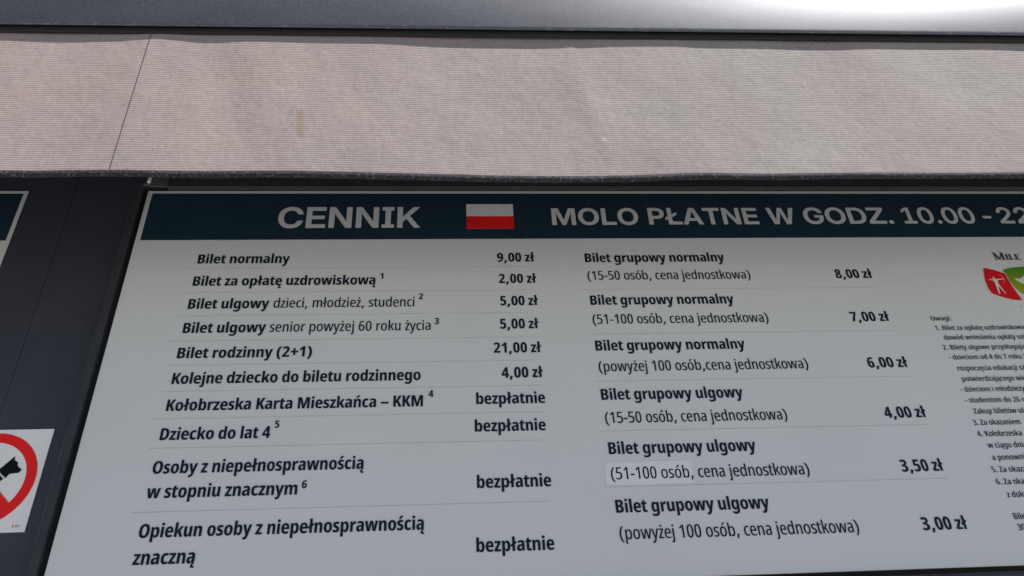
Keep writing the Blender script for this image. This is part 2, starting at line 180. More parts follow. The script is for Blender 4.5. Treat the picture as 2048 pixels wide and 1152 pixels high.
  'n': '510|605 551 752 551 908 457 909 360 909 0 699 0 699 336 698 397 628 459 549 459 436 459 344 370 345 271 345 0 133 0 133 541 301 541 327 469 339 469 364 496 444 532 546 551',
  'o': '497|925 271 924 209 872 106 768 31 610 -10 503 -10 402 -10 246 31 140 105 86 209 87 271 86 359 178 484 366 551 507 551 634 551 822 487 924 363|303 271 302 209 344 123 434 79 507 79 578 79 666 122 710 209 711 271 710 334 666 419 576 462 507 462 398 462 302 366',
  'p': '510|603 551 768 551 952 409 953 271 952 182 868 56 714 -10 609 -10 548 -10 448 9 372 45 345 70 335 70 338 47 344 4 345 -13 345 -240 133 -240 133 541 305 541 333 469 345 469 376 497 450 534 544 551|547 462 476 462 388 425 344 347 345 286 345 265 344 203 386 120 476 80 549 80 612 80 694 123 736 208 737 270 736 365 644 462',
  'r': '343|583 551 606 551 658 548 683 544 659 437 638 441 590 444 565 444 516 444 436 421 376 378 344 317 345 280 345 0 135 0 135 541 299 541 327 449 339 449 362 478 436 524 528 551',
  's': '383|715 152 714 100 632 27 472 -10 361 -10 274 -10 132 6 73 21 73 122 128 104 276 80 351 80 428 80 508 114 509 146 508 164 476 192 394 221 319 239 242 259 130 303 72 363 73 404 72 473 260 551 415 551 496 551 638 531 707 513 639 432 586 446 474 466 419 466 350 466 274 435 275 408 274 390 308 363 394 336 469 316 544 296 654 252 714 194',
  't': '304|469 80 498 80 560 88 591 93 591 10 552 1 460 -10 405 -10 322 -10 206 23 146 94 147 150 147 455 33 455 33 509 159 540 219 660 359 660 359 541 577 541 577 455 359 455 359 158 358 119 410 80',
  'u': '510|905 541 905 0 737 0 711 71 699 71 672 44 592 8 492 -10 435 -10 330 -10 194 37 128 125 129 188 129 541 341 541 341 212 340 146 408 82 485 82 564 82 656 123 692 203 693 262 693 541',
  'w': '681|737 299 728 322 710 369 696 415 691 433 687 433 680 414 664 367 648 320 639 299 505 0 267 0 19 541 231 541 335 291 346 264 366 204 384 145 391 118 397 118 402 135 414 175 426 218 444 261 455 283 573 541 809 541 923 282 932 259 954 205 972 147 981 118 987 118 988 136 1002 183 1020 235 1031 261 1153 541 1361 541 1107 0 865 0',
  'y': '431|7 541 227 541 389 248 398 228 416 189 432 150 439 131 447 131 454 156 482 214 499 248 655 541 873 541 515 -68 478 -126 386 -203 258 -240 167 -240 134 -240 74 -236 47 -232 47 -142 66 -144 112 -148 137 -148 182 -148 242 -129 288 -85 309 -50 341 3',
  'z': '361|691 0 53 0 53 68 443 454 77 454 77 541 677 541 677 467 295 87 691 87',
  'ó': '497|925 271 924 209 872 106 768 31 610 -10 503 -10 402 -10 246 31 140 105 86 209 87 271 86 359 178 484 366 551 507 551 634 551 822 487 924 363|303 271 302 209 344 123 434 79 507 79 578 79 666 122 710 209 711 271 710 334 666 419 576 462 507 462 398 462 302 366|799 757 780 742 710 702 628 660 546 621 515 606 373 606 373 618 406 643 474 694 532 744 555 766 799 766',
  'ą': '467|495 551 662 551 822 456 823 363 823 0 667 0 633 74 627 74 592 46 510 8 410 -10 341 -10 252 -10 130 34 70 108 71 155 70 237 274 325 469 329 613 332 613 360 612 416 536 466 461 466 406 466 288 447 223 430 161 507 232 528 400 551|513 258 392 255 284 205 285 158 284 115 356 74 417 74 504 74 612 145 613 209 613 260|687 -111 686 -132 732 -156 775 -156 800 -156 836 -151 851 -149 851 -217 828 -222 770 -227 735 -227 628 -227 520 -176 521 -129 520 -104 562 -54 642 -6 697 14 807 0 740 -33 686 -83',
  'ę': '466|653 -111 652 -132 698 -155 737 -155 760 -155 806 -150 819 -147 819 -217 794 -222 730 -227 695 -227 590 -227 488 -175 489 -128 488 -103 528 -55 600 -12 649 5 823 26 760 -3 686 -51 652 -92|489 550 612 550 780 489 868 380 869 308 869 245 299 245 300 161 424 76 549 76 620 76 752 95 823 115 823 26 756 8 612 -10 525 -10 378 -10 182 58 86 183 87 267 86 358 180 484 360 550|491 467 406 467 308 397 301 324 669 324 668 365 630 430 550 467',
  'ł': '257|157 0 157 277 59 242 -37 310 157 381 157 760 369 760 369 456 473 493 571 426 369 351 369 0',
  'ż': '361|691 0 53 0 53 68 443 454 77 454 77 541 677 541 677 467 295 87 691 87|381 748 436 748 498 716 499 684 498 652 434 620 381 620 326 620 260 652 261 684 260 717 324 748',
 },
 'h': {
  ' ': '269|',
  '-': '645|977 344 977 229 315 229 315 344',
  '.': '269|271 -9 202 -9 104 40 105 74 104 109 202 157 271 157 340 157 436 109 437 74 436 40 340 -9',
  '0': '645|645 -12 462 -12 206 80 72 248 73 363 72 479 206 648 462 739 645 739 828 739 1084 648 1216 479 1217 363 1216 248 1084 80 828 -12|645 109 740 109 868 170 934 284 935 363 934 443 868 557 740 619 645 619 550 619 422 557 356 443 357 363 356 284 422 170 550 109',
  '1': '645|189 0 189 121 1147 121 1147 0|837 728 837 0 547 0 547 590 545 590 203 481 203 613 565 728',
  '2': '645|127 0 127 110 661 338 724 367 826 417 884 471 885 505 884 540 826 591 722 619 649 619 572 619 458 585 398 522 399 477 123 477 122 557 250 674 488 739 649 739 798 739 1032 683 1164 582 1165 513 1164 462 1088 378 944 300 843 256 535 122 535 121 1171 121 1171 0',
  'A': '713|9 0 521 728 907 728 1419 0 1085 0 857 354 814 424 724 572 675 666 757 666 702 572 614 424 571 354 335 0|335 158 335 279 1095 279 1095 158',
  'C': '726|753 -12 554 -12 240 79 62 248 63 363 62 480 240 648 554 739 753 739 880 739 1100 701 1268 631 1376 532 1395 471 1091 471 1078 503 1018 554 932 589 822 607 759 607 634 607 458 547 364 438 365 363 364 289 458 181 634 121 759 121 822 121 932 139 1018 174 1076 224 1091 255 1395 255 1376 195 1268 96 1098 26 880 -12',
  'D': '701|623 0 247 0 247 127 607 127 754 127 944 181 1038 288 1039 364 1038 441 944 546 754 601 609 601 241 601 241 728 629 728 846 728 1166 639 1340 476 1341 364 1340 252 1168 89 846 0|409 728 409 0 109 0 109 728',
  'E': '608|109 0 109 728 1153 728 1153 599 409 599 409 430 1097 430 1097 305 409 305 409 129 1153 129 1153 0',
  'G': '736|755 -12 548 -12 236 82 62 251 63 363 62 480 242 648 554 739 751 739 874 739 1094 703 1266 635 1376 541 1389 484 1085 484 1072 512 1016 557 932 589 824 607 759 607 636 607 458 547 364 438 365 363 364 289 460 180 638 121 763 121 864 121 1018 160 1104 229 1105 275 1177 272 789 272 789 387 1399 387 1399 294 1398 204 1234 66 942 -12',
  'I': '392|63 0 63 122 243 122 243 606 63 606 63 728 721 728 721 606 543 606 543 122 721 122 721 0',
  'K': '685|327 152 327 338 376 368 476 428 574 487 627 517 985 728 1345 728 731 373 707 373|109 0 109 728 409 728 409 527 409 343 409 271 409 0|1013 0 579 330 759 444 1361 0',
  'L': '557|109 0 109 728 409 728 409 129 1071 129 1071 0',
  'M': '894|109 0 109 728 547 728 789 389 802 366 842 299 886 226 922 160 935 137 859 137 870 160 906 226 948 299 988 366 1005 389 1241 728 1679 728 1679 0 1385 0 1385 346 1384 370 1388 438 1392 514 1396 593 1397 628 1433 628 1410 590 1362 509 1316 432 1278 368 1263 346 1017 0 773 0 525 346 508 368 468 432 422 509 372 590 349 628 393 628 392 593 396 514 400 438 404 370 405 346 405 0',
  'N': '725|109 0 109 728 427 728 893 355 914 338 980 281 1054 215 1089 184 1055 146 1050 179 1044 265 1042 345 1043 368 1043 728 1343 728 1343 0 1025 0 601 337 574 358 494 426 396 512 343 561 397 578 402 524 408 430 408 358 409 337 409 0',
  'O': '747|749 -12 552 -12 240 80 62 248 63 363 62 479 240 648 552 739 749 739 944 739 1254 648 1434 479 1435 363 1434 248 1254 79 944 -12|749 121 860 121 1034 178 1132 286 1133 363 1132 441 1034 550 860 607 749 607 636 607 462 550 364 441 365 363 364 286 462 178 636 121',
  'P': '631|109 0 109 728 683 728 846 728 1086 669 1216 562 1217 489 1216 416 1084 308 842 250 679 250 277 250 277 376 665 376 744 376 858 404 920 454 921 489 920 524 858 574 744 601 665 601 409 601 409 0',
  'T': '635|45 599 45 728 1227 728 1227 599 787 599 787 0 487 0 487 599',
  'W': '997|401 0 9 728 331 728 501 366 520 321 558 231 592 141 609 96 549 96 566 141 602 231 642 321 665 366 845 728 1151 728 1331 366 1350 321 1390 231 1428 141 1447 96 1385 96 1400 141 1434 231 1472 321 1493 366 1665 728 1985 728 1593 0 1259 0 1053 397 1028 441 986 547 957 613 1037 613 1008 547 964 441 943 397 737 0',
  'Z': '634|53 0 53 116 697 512 754 546 874 615 937 650 973 599 880 599 694 599 603 599 75 599 75 728 1211 728 1211 611 579 220 518 184 396 113 333 78 299 129 388 129 572 129 665 129 1217 129 1217 0',
  'Ł': '597|189 0 189 728 489 728 489 129 1151 129 1151 0|1 181 1 308 825 546 825 418',
 },
}
GLYPHS['m'] = {c: GLYPHS['b'].get(c) or GLYPHS['n'].get(c) or GLYPHS['h'].get(c) for c in 'EBC.'}
LETTERING = [
 ('ticket_name', 'Bilet normalny', 'b', -0.5624, 2.7191, 0.0353, 0.982),
 ('price', '9,00 zł', 'b', 0.1046, 2.7193, 0.0353, 0.948),
 ('ticket_name', 'Bilet za opłatę uzdrowiskową', 'b', -0.5628, 2.6587, 0.0353, 0.972),
 ('footnote_mark', '1', 'b', -0.1584, 2.674, 0.0219, 1.0),
 ('price', '2,00 zł', 'b', 0.1063, 2.6597, 0.0353, 0.927),
 ('ticket_name', 'Bilet ulgowy', 'b', -0.5628, 2.5986, 0.0353, 0.984),
 ('ticket_detail', 'dzieci, młodzież, studenci', 'r', -0.3831, 2.5993, 0.0345, 0.988),
 ('footnote_mark', '2', 'b', -0.0716, 2.618, 0.0219, 1.0),
 ('price', '5,00 zł', 'b', 0.1072, 2.5996, 0.0353, 0.926),
 ('ticket_name', 'Bilet ulgowy', 'b', -0.563, 2.5378, 0.0353, 0.988),
 ('ticket_detail', 'senior powyżej 60 roku życia', 'r', -0.384, 2.5382, 0.0345, 0.985),
 ('footnote_mark', '3', 'b', -0.0363, 2.5526, 0.0219, 1.0),
 ('price', '5,00 zł', 'b', 0.1044, 2.5393, 0.0353, 0.924),
 ('ticket_name', 'Bilet rodzinny (2+1)', 'b', -0.5636, 2.4768, 0.0353, 1.003),
 ('price', '21,00 zł', 'b', 0.0885, 2.4795, 0.0353, 0.934),
 ('ticket_name', 'Kolejne dziecko do biletu rodzinnego', 'b', -0.5634, 2.4174, 0.0353, 0.976),
 ('price', '4,00 zł', 'b', 0.1026, 2.4194, 0.0353, 0.943),
 ('ticket_name', 'Kołobrzeska Karta Mieszkańca – KKM', 'b', -0.5632, 2.3575, 0.0353, 0.972),
 ('footnote_mark', '4', 'b', -0.0482, 2.3779, 0.0219, 1.0),
 ('price', 'bezpłatnie', 'b', 0.0483, 2.3599, 0.0353, 0.971),
 ('ticket_name', 'Dziecko do lat 4', 'b', -0.5635, 2.2954, 0.0353, 0.966),
 ('footnote_mark', '5', 'b', -0.3479, 2.3167, 0.0219, 1.0),
 ('price', 'bezpłatnie', 'b', 0.0441, 2.2994, 0.0353, 0.978),
 ('ticket_name', 'Osoby z niepełnosprawnością', 'b', -0.5643, 2.2272, 0.0353, 0.959),
 ('ticket_name', 'w stopniu znacznym', 'b', -0.5658, 2.1795, 0.0353, 0.978),
 ('footnote_mark', '6', 'b', -0.2838, 2.1913, 0.0219, 1.0),
 ('price', 'bezpłatnie', 'b', 0.0455, 2.1826, 0.0353, 0.983),
 ('ticket_name', 'Opiekun osoby z niepełnosprawnością', 'b', -0.5647, 2.1059, 0.0353, 0.96),
 ('ticket_name', 'znaczną', 'b', -0.5649, 2.0579, 0.0353, 0.981),
 ('price', 'bezpłatnie', 'b', 0.0415, 2.0614, 0.0353, 0.988),
 ('ticket_name', 'Bilet grupowy normalny', 'b', 0.307, 2.7164, 0.0353, 0.971),
 ('ticket_detail', '(15-50 osób, cena jednostkowa)', 'r', 0.3077, 2.6666, 0.0345, 0.972),
 ('price', '8,00 zł', 'b', 0.8883, 2.6661, 0.0353, 0.968),
 ('ticket_name', 'Bilet grupowy normalny', 'b', 0.3073, 2.5987, 0.0353, 0.965),
 ('ticket_detail', '(51-100 osób, cena jednostkowa)', 'r', 0.3071, 2.5488, 0.0345, 0.975),
 ('price', '7,00 zł', 'b', 0.8902, 2.5476, 0.0353, 0.982),
 ('ticket_name', 'Bilet grupowy normalny', 'b', 0.3061, 2.4813, 0.0353, 0.97),
 ('ticket_detail', '(powyżej 100 osób,cena jednostkowa)', 'r', 0.3075, 2.4306, 0.0345, 0.978),
 ('price', '6,00 zł', 'b', 0.8936, 2.4298, 0.0353, 0.98),
 ('ticket_name', 'Bilet grupowy ulgowy', 'b', 0.3053, 2.3642, 0.0353, 0.977),
 ('ticket_detail', '(15-50 osób, cena jednostkowa)', 'r', 0.3076, 2.3121, 0.0345, 0.971),
 ('price', '4,00 zł', 'b', 0.8933, 2.3109, 0.0353, 0.975),
 ('ticket_name', 'Bilet grupowy ulgowy', 'b', 0.3068, 2.2452, 0.0353, 0.975),
 ('ticket_detail', '(51-100 osób, cena jednostkowa)', 'r', 0.3052, 2.193, 0.0345, 0.98),
 ('price', '3,50 zł', 'b', 0.8901, 2.1937, 0.0353, 0.959),
 ('ticket_name', 'Bilet grupowy ulgowy', 'b', 0.3067, 2.127, 0.0353, 0.975),
 ('ticket_detail', '(powyżej 100 osób, cena jednostkowa)', 'r', 0.3078, 2.0762, 0.0345, 0.976),
 ('price', '3,00 zł', 'b', 0.8929, 2.076, 0.0353, 0.987),
 ('note_line', 'Uwagi:', 'n', 1.0756, 2.5471, 0.017, 1.065),
 ('note_line', '1. Bilet za opłatę uzdrowiskową', 'n', 1.0768, 2.5217, 0.017, 1.01),
 ('note_line', 'dowód wniesienia opłaty uzdrowiskowej', 'n', 1.0877, 2.4968, 0.017, 1.005),
 ('note_line', '2. Bilety ulgowe przysługują', 'n', 1.0764, 2.4713, 0.017, 1.013),
 ('note_line', '- dzieciom od 4 do 7 roku życia', 'n', 1.0808, 2.4465, 0.017, 1.005),
 ('note_line', 'rozpoczęcia edukacji szkolnej', 'n', 1.0902, 2.4188, 0.017, 1.005),
 ('note_line', 'potwierdzającego wiek', 'n', 1.0902, 2.3929, 0.017, 1.005),
 ('note_line', '- dzieciom i młodzieży', 'n', 1.0776, 2.3679, 0.017, 0.993),
 ('note_line', '- studentom do 26 roku', 'n', 1.0782, 2.3421, 0.017, 1.005),
 ('note_line', 'Zakup biletów ulgowych', 'n', 1.0868, 2.3163, 0.017, 1.005),
 ('note_line', '3. Za okazaniem', 'n', 1.0763, 2.2907, 0.017, 0.966),
 ('note_line', '4. Kołobrzeska', 'n', 1.0749, 2.2653, 0.017, 1.0),
 ('note_line', 'w ciągu dnia', 'n', 1.087, 2.2397, 0.017, 1.005),
 ('note_line', 'a ponownie', 'n', 1.086, 2.2133, 0.017, 1.005),
 ('note_line', '5. Za okazaniem', 'n', 1.0755, 2.1877, 0.017, 1.005),
 ('note_line', '6. Za okazaniem', 'n', 1.0741, 2.1621, 0.017, 1.005),
 ('note_line', 'z dokumentem', 'n', 1.0855, 2.1357, 0.017, 1.005),
 ('note_line', 'Bilet', 'n', 1.0812, 2.0918, 0.017, 1.005),
 ('note_line', '30', 'n', 1.0807, 2.0705, 0.017, 1.005),
 ('title_lettering', 'CENNIK', 'h', -0.4001, 2.8197, 0.0865, 0.993),
 ('hours_lettering', 'MOLO', 'h', 0.2395, 2.8268, 0.0708, 1.031),
 ('hours_lettering', 'PŁATNE', 'h', 0.4733, 2.8274, 0.0708, 0.997),
 ('hours_lettering', 'W', 'h', 0.7669, 2.8274, 0.0708, 0.985),
 ('hours_lettering', 'GODZ.', 'h', 0.8574, 2.8281, 0.0708, 1.051),
 ('hours_lettering', '10.00', 'h', 1.1081, 2.8283, 0.0708, 0.96),
 ('hours_lettering', '-', 'h', 1.3134, 2.8281, 0.0708, 0.962),
 ('hours_lettering', '22.00', 'h', 1.3542, 2.8281, 0.0708, 1.0),
]
DIVIDERS = [(-0.5866, 0.1834, 2.7058), (-0.5859, 0.1792, 2.6408), (-0.5834, 0.1667, 2.581), (-0.5878, 0.1809, 2.5184), (-0.5778, 0.1771, 2.4609), (-0.5817, 0.1856, 2.401), (-0.5822, 0.1835, 2.3408), (-0.5808, 0.1801, 2.279), (-0.5854, 0.1808, 2.1534), (0.2931, 0.9804, 2.64), (0.298, 0.9837, 2.5232), (0.2965, 0.9806, 2.4079), (0.2941, 0.9857, 2.295), (0.2893, 0.9791, 2.1782)]
RIB = 0.0056

# ------------------------------------------------------------------ helpers
def tag(o, label=None, category=None, group=None, kind=None):
    if label: o["label"] = label
    if category: o["category"] = category
    if group: o["group"] = group
    if kind: o["kind"] = kind
    return o


def mesh_object(name, verts, faces, mat, parent=None, smooth=False):
    me = bpy.data.meshes.new(name)
    me.from_pydata([tuple(v) for v in verts], [], faces)
    me.update()
    if smooth:
        me.polygons.foreach_set("use_smooth", [True] * len(me.polygons))
    o = bpy.data.objects.new(name, me)
    COL.objects.link(o)
    if mat: me.materials.append(mat)
    if parent: attach(o, parent)
    return o


def attach(o, parent):
    o.parent = parent
    o.matrix_parent_inverse = Matrix.Translation(-Vector(parent.location))
    return o


def bevel(o, width, segments=3):
    m = o.modifiers.new("bevel", 'BEVEL')
    m.width = width
    m.segments = segments
    m.limit_method = 'ANGLE'
    return o


def empty(name, loc, label, category, group=None):
    o = bpy.data.objects.new(name, None)
    o.empty_display_size = 0.05
    COL.objects.link(o)
    o.location = loc
    return tag(o, label, category, group)


def box(name, x0, x1, y0, y1, z0, z1, mat, parent=None, bev=0.0, seg=3):
    v = [(x, y, z) for x in (x0, x1) for y in (y0, y1) for z in (z0, z1)]
    f = [(0, 1, 3, 2), (4, 6, 7, 5), (0, 4, 5, 1), (2, 3, 7, 6), (0, 2, 6, 4), (1, 5, 7, 3)]
    o = mesh_object(name, v, f, mat, parent)
    if bev: bevel(o, bev, seg)
    return o


def flat(name, loops, y, mat, parent=None, thick=0.0):
    """A flat printed shape in the wall plane from (x, z) loops, the first loop outer, the others holes."""
    pts = [[Vector((p[0], p[1], 0.0)) for p in l] for l in loops]
    tris = tessellate_polygon(pts)
    allp = [p for l in pts for p in l]
    v = [(p.x, y, p.y) for p in allp]
    f = []
    for t in tris:
        a, b, c = (allp[i] for i in t)
        f.append(tuple(t) if (b - a).cross(c - a).z > 0 else (t[0], t[2], t[1]))
    return mesh_object(name, v, f, mat, parent)


def rect(name, x0, x1, z0, z1, y, mat, parent=None):
    return mesh_object(name, [(x0, y, z0), (x1, y, z0), (x1, y, z1), (x0, y, z1)], [(0, 1, 2, 3)], mat, parent)


# lettering: quadratic outlines, flattened and filled
def outline(ch, style, cache={}):
    key = (style, ch)
    if key in cache: return cache[key]
    parts = GLYPHS[style][ch].split('|')
    adv = int(parts[0]) / 1000.0
    loops = []
    for c in parts[1:]:
        if not c: continue
        n = [int(q) for q in c.split()]
        P = [(n[i] // 2 / 1000.0, n[i + 1] / 1000.0, n[i] & 1) for i in range(0, len(n), 2)]
        Q = []                                   # explicit on-curve points
        for i, p in enumerate(P):
            q = P[(i + 1) % len(P)]
            Q.append(p)
            if not p[2] and not q[2]:
                Q.append(((p[0] + q[0]) / 2, (p[1] + q[1]) / 2, 1))
        while not Q[0][2]: Q = Q[1:] + Q[:1]
        out = []
        i = 0
        while i < len(Q):
            p = Q[i]
            q = Q[(i + 1) % len(Q)]
            out.append((p[0], p[1]))
            if not q[2]:
                r = Q[(i + 2) % len(Q)]
                for t in (0.25, 0.5, 0.75):
                    a, b, c_ = (1 - t) ** 2, 2 * t * (1 - t), t * t
                    out.append((a * p[0] + b * q[0] + c_ * r[0], a * p[1] + b * q[1] + c_ * r[1]))
                i += 2
            else:
                i += 1
        loops.append(out)

    # triangulate everything, keep what the outlines wind round (overlapping strokes merge)
    pts, edges = [], []
    for l in loops:
        n0 = len(pts)
        pts += [Vector(p) for p in l]
        edges += [(n0 + i, n0 + (i + 1) % len(l)) for i in range(len(l))]

    def winding(px, pz):
        w = 0
        for l in loops:
            for a, b in zip(l, l[1:] + l[:1]):
                if (a[1] > pz) != (b[1] > pz) and px < (b[0] - a[0]) * (pz - a[1]) / (b[1] - a[1]) + a[0]:
                    w += 1 if b[1] > a[1] else -1
        return w
    filled = []
    if pts:
        vv, _, ff = delaunay_2d_cdt(pts, edges, [], 0, 1e-5)[:3]
        vs = [Vector((v.x, v.y, 0)) for v in vv]
        fs = []
        for f in ff:
            c = sum((vs[i] for i in f), Vector()) / len(f)
            if winding(c.x, c.y):
                fs.append(tuple(f) if (vs[f[1]] - vs[f[0]]).cross(vs[f[2]] - vs[f[0]]).z > 0 else tuple(reversed(f)))
        filled.append((vs, fs))
    xs = [v.x for vs, _ in filled for v in vs]
    cache[key] = (adv, filled, (min(xs), max(xs)) if xs else None)
    return cache[key]


def lettering(name, text, style, x, z, size, stretch, y, mat, parent):
    """x is the left edge of the ink, z the baseline."""
    V, F = [], []
    pen = None
    for ch in text:
        adv, filled, ink = outline(ch, style)
        if pen is None: pen = -ink[0]
        for k, (vs, fs) in enumerate(filled):
            b = len(V)
            V += [(x + (pen + v.x) * size * stretch, y - 0.00006 * k, z + v.y * size) for v in vs]
            F += [tuple(i + b for i in f) for f in fs]
        pen += adv
    return mesh_object(name, V, F, mat, parent)


# ------------------------------------------------------------------ materials
LIP_TILT = 0.0060                                # the bar hangs a touch out of level
class Mat:
    def __init__(self, name, color=(0.5, 0.5, 0.5), rough=0.5, metal=0.0, spec=0.5):
        self.m = bpy.data.materials.new(name)
        self.m.use_nodes = True
        self.t = self.m.node_tree
        self.b = self.t.nodes["Principled BSDF"]
        self.b.inputs["Base Color"].default_value = (*color, 1)
        self.b.inputs["Roughness"].default_value = rough
        self.b.inputs["Metallic"].default_value = metal
        self.b.inputs["Specular IOR Level"].default_value = spec

    def node(self, kind, **kw):
        n = self.t.nodes.new(kind)
        for k, v in kw.items():
            if k.startswith("i_"):
                key = k[2:]
                n.inputs[int(key) if key.isdigit() else key.replace("_", " ")].default_value = v
            else:
                setattr(n, k, v)
        return n

    def link(self, a, b): self.t.links.new(a, b)

    def coords(self, scale=(1, 1, 1)):
        tc = self.node("ShaderNodeTexCoord")
        mp = self.node("ShaderNodeMapping")
        mp.inputs["Scale"].default_value = scale
        self.link(tc.outputs["Object"], mp.inputs[0])
        return mp.outputs[0]

    def noise(self, scale, detail=4.0, rough=0.55, stretch=(1, 1, 1)):
        n = self.node("ShaderNodeTexNoise", i_Scale=scale, i_Detail=detail, i_Roughness=rough)
        self.link(self.coords(stretch), n.inputs["Vector"])
        return n.outputs["Fac"]

    def ramp(self, fac, stops):
        r = self.node("ShaderNodeValToRGB")
        e = r.color_ramp.elements
        while len(e) < len(stops): e.new(0.5)
        for el, (p, c) in zip(e, stops):
            el.position = p
            el.color = (*c, 1) if len(c) == 3 else c
        self.link(fac, r.inputs[0])
        return r.outputs[0]

    def mix(self, fac, a, b, blend='MIX'):
        n = self.node("ShaderNodeMix", data_type='RGBA', blend_type=blend)
        for sock, v in ((n.inputs[0], fac), (n.inputs[6], a), (n.inputs[7], b)):
            if hasattr(v, "is_output"): self.link(v, sock)
            elif isinstance(v, tuple): sock.default_value = (*v, 1)
            else: sock.default_value = v
        return n.outputs[2]

    def math(self, op, a, b=None, c=None, clamp=False):
        n = self.node("ShaderNodeMath", operation=op, use_clamp=clamp)
        for s, v in zip(n.inputs, (a, b, c)):
            if v is None: continue
            if hasattr(v, "is_output"): self.link(v, s)
            else: s.default_value = v
        return n.outputs[0]

    def color(self, sock): self.link(sock, self.b.inputs["Base Color"])
    def rough(self, sock): self.link(sock, self.b.inputs["Roughness"])

    def bump(self, height, strength=0.3, dist=0.001):
        n = self.node("ShaderNodeBump", i_Strength=strength, i_Distance=dist)
        self.link(height, n.inputs["Height"])
        if self.b.inputs["Normal"].is_linked:
            self.link(self.b.inputs["Normal"].links[0].from_socket, n.inputs["Normal"])
        self.link(n.outputs[0], self.b.inputs["Normal"])


def simple(name, color, rough=0.5, var=0.06, scale=9.0, metal=0.0, spec=0.5):
    M = Mat(name, color, rough, metal, spec)
    lo = tuple(c * (1 - var) for c in color)
    hi = tuple(min(1, c * (1 + var)) for c in color)
    M.color(M.ramp(M.noise(scale), [(0.3, lo), (0.7, hi)]))
    return M.m


white_face = Mat("white_printed_face", rough=0.32, spec=0.45)
white_face.color(white_face.ramp(white_face.noise(2.2, 5), [(0.3, (0.715, 0.75, 0.73)), (0.7, (0.75, 0.783, 0.76))]))
white_face.rough(white_face.ramp(white_face.noise(7, 4), [(0.3, (0.28,) * 3), (0.7, (0.42,) * 3)]))
white_face = white_face.m
navy = simple("navy_print", (0.013, 0.036, 0.057), 0.40, 0.12, 6, spec=0.35)
ink = simple("dark_ink", (0.006, 0.015, 0.028), 0.5, 0.15, 30, spec=0.25)
header_ink = simple("pale_header_ink", (0.70, 0.71, 0.71), 0.35, 0.04, 20)
rule_grey = simple("rule_grey", (0.56, 0.57, 0.57), 0.4, 0.05, 40)
patch_white = simple("sticker_white", (0.84, 0.85, 0.85), 0.45, 0.03, 40)
flag_white = simple("flag_white", (0.80, 0.80, 0.80), 0.35, 0.04, 30)
flag_red = simple("flag_red", (0.96, 0.012, 0.014), 0.40, 0.06, 30)
sign_white = simple("sign_white", (0.93, 0.93, 0.91), 0.32, 0.03, 20)
sign_red = simple("sign_red", (0.97, 0.014, 0.010), 0.35, 0.05, 20)
sign_black = simple("sign_black", (0.005, 0.005, 0.009), 0.5, 0.10, 30, spec=0.2)
sign_pink = simple("sign_pink", (0.55, 0.10, 0.16), 0.4, 0.1, 60)
glint_white = simple("hinge_glint_white", (0.92, 0.92, 0.91), 0.3, 0.03, 60, spec=0.8)  # near-white so the colour itself carries the hinge's bright glint
logo_red = simple("logo_red", (0.72, 0.010, 0.016), 0.35, 0.10, 40)
logo_grey = simple("logo_grey", (0.06, 0.065, 0.07), 0.4, 0.10, 40)
logo_pale = simple("logo_pale", (0.78, 0.78, 0.74), 0.4, 0.05, 40)
lip_black = simple("black_lip_shade", (0.012, 0.011, 0.010), 0.75, 0.2, 40)
black_gap = simple("black_backing", (0.008, 0.008, 0.009), 0.8, 0.2, 20)

M = Mat("logo_green", rough=0.35)
sx = M.node("ShaderNodeSeparateXYZ")
M.link(M.coords(), sx.inputs[0])
M.color(M.ramp(M.math('MULTIPLY_ADD', sx.outputs[2], 12.5, -32.7), [(0.0, (0.38, 0.42, 0.01)), (0.45, (0.24, 0.36, 0.015)), (1.0, (0.05, 0.24, 0.02))]))
logo_green = M.m

M = Mat("anthracite_sheet", rough=0.42, spec=0.5)
M.color(M.ramp(M.noise(5, 6, 0.6, (1, 1, 0.4)), [(0.3, (0.040, 0.044, 0.058)), (0.7, (0.053, 0.058, 0.074))]))
M.rough(M.ramp(M.noise(30, 5), [(0.3, (0.36,) * 3), (0.7, (0.55,) * 3)]))
M.bump(M.noise(900, 2), 0.15, 0.0004)
anthracite = M.m

M = Mat("anthracite_frame", rough=0.34, spec=0.5)
M.color(M.ramp(M.noise(14, 5), [(0.3, (0.038, 0.041, 0.045)), (0.7, (0.050, 0.054, 0.059))]))
dust = M.ramp(M.noise(260, 3, 0.7), [(0.66, (0, 0, 0)), (0.74, (1, 1, 1))])
M.bump(M.noise(700, 2), 0.12, 0.0003)
frame_dark = M.m

M = Mat("bare_steel", (0.55, 0.56, 0.56), 0.28, 1.0)
M.rough(M.ramp(M.noise(60, 4), [(0.3, (0.2,) * 3), (0.7, (0.4,) * 3)]))
steel = M.m

# dull silver front bar: fine sparkle of the coating and grime along the lower edge
M = Mat("silver_coated_metal", rough=0.52, metal=0.85)
grain = M.noise(300, 4, 0.75)
fine = M.noise(750, 3, 0.7)
base = M.ramp(M.noise(6, 6, 0.6, (0.4, 1, 1)), [(0.3, (0.105, 0.112, 0.128)), (0.7, (0.14, 0.148, 0.165))])
speck = M.ramp(fine, [(0.60, (0, 0, 0)), (0.75, (1, 1, 1))])
base = M.mix(M.math('MULTIPLY', speck, 0.6), base, (0.42, 0.43, 0.45))
base = M.mix(0.8, base, M.ramp(grain, [(0.3, (0.78,) * 3), (0.7, (1.25,) * 3)]), 'MULTIPLY')
sp = M.node("ShaderNodeSeparateXYZ")
M.link(M.coords(), sp.inputs[0])
edge = M.math('MULTIPLY_ADD', M.math('SUBTRACT', sp.outputs[2], M.math('MULTIPLY_ADD', sp.outputs[0], LIP_TILT, 3.0798)), -70.0, 1.0, clamp=True)
scuff = M.ramp(M.noise(85, 5, 0.75, (0.45, 1, 1.6)), [(0.56, (0, 0, 0)), (0.68, (1, 1, 1))])
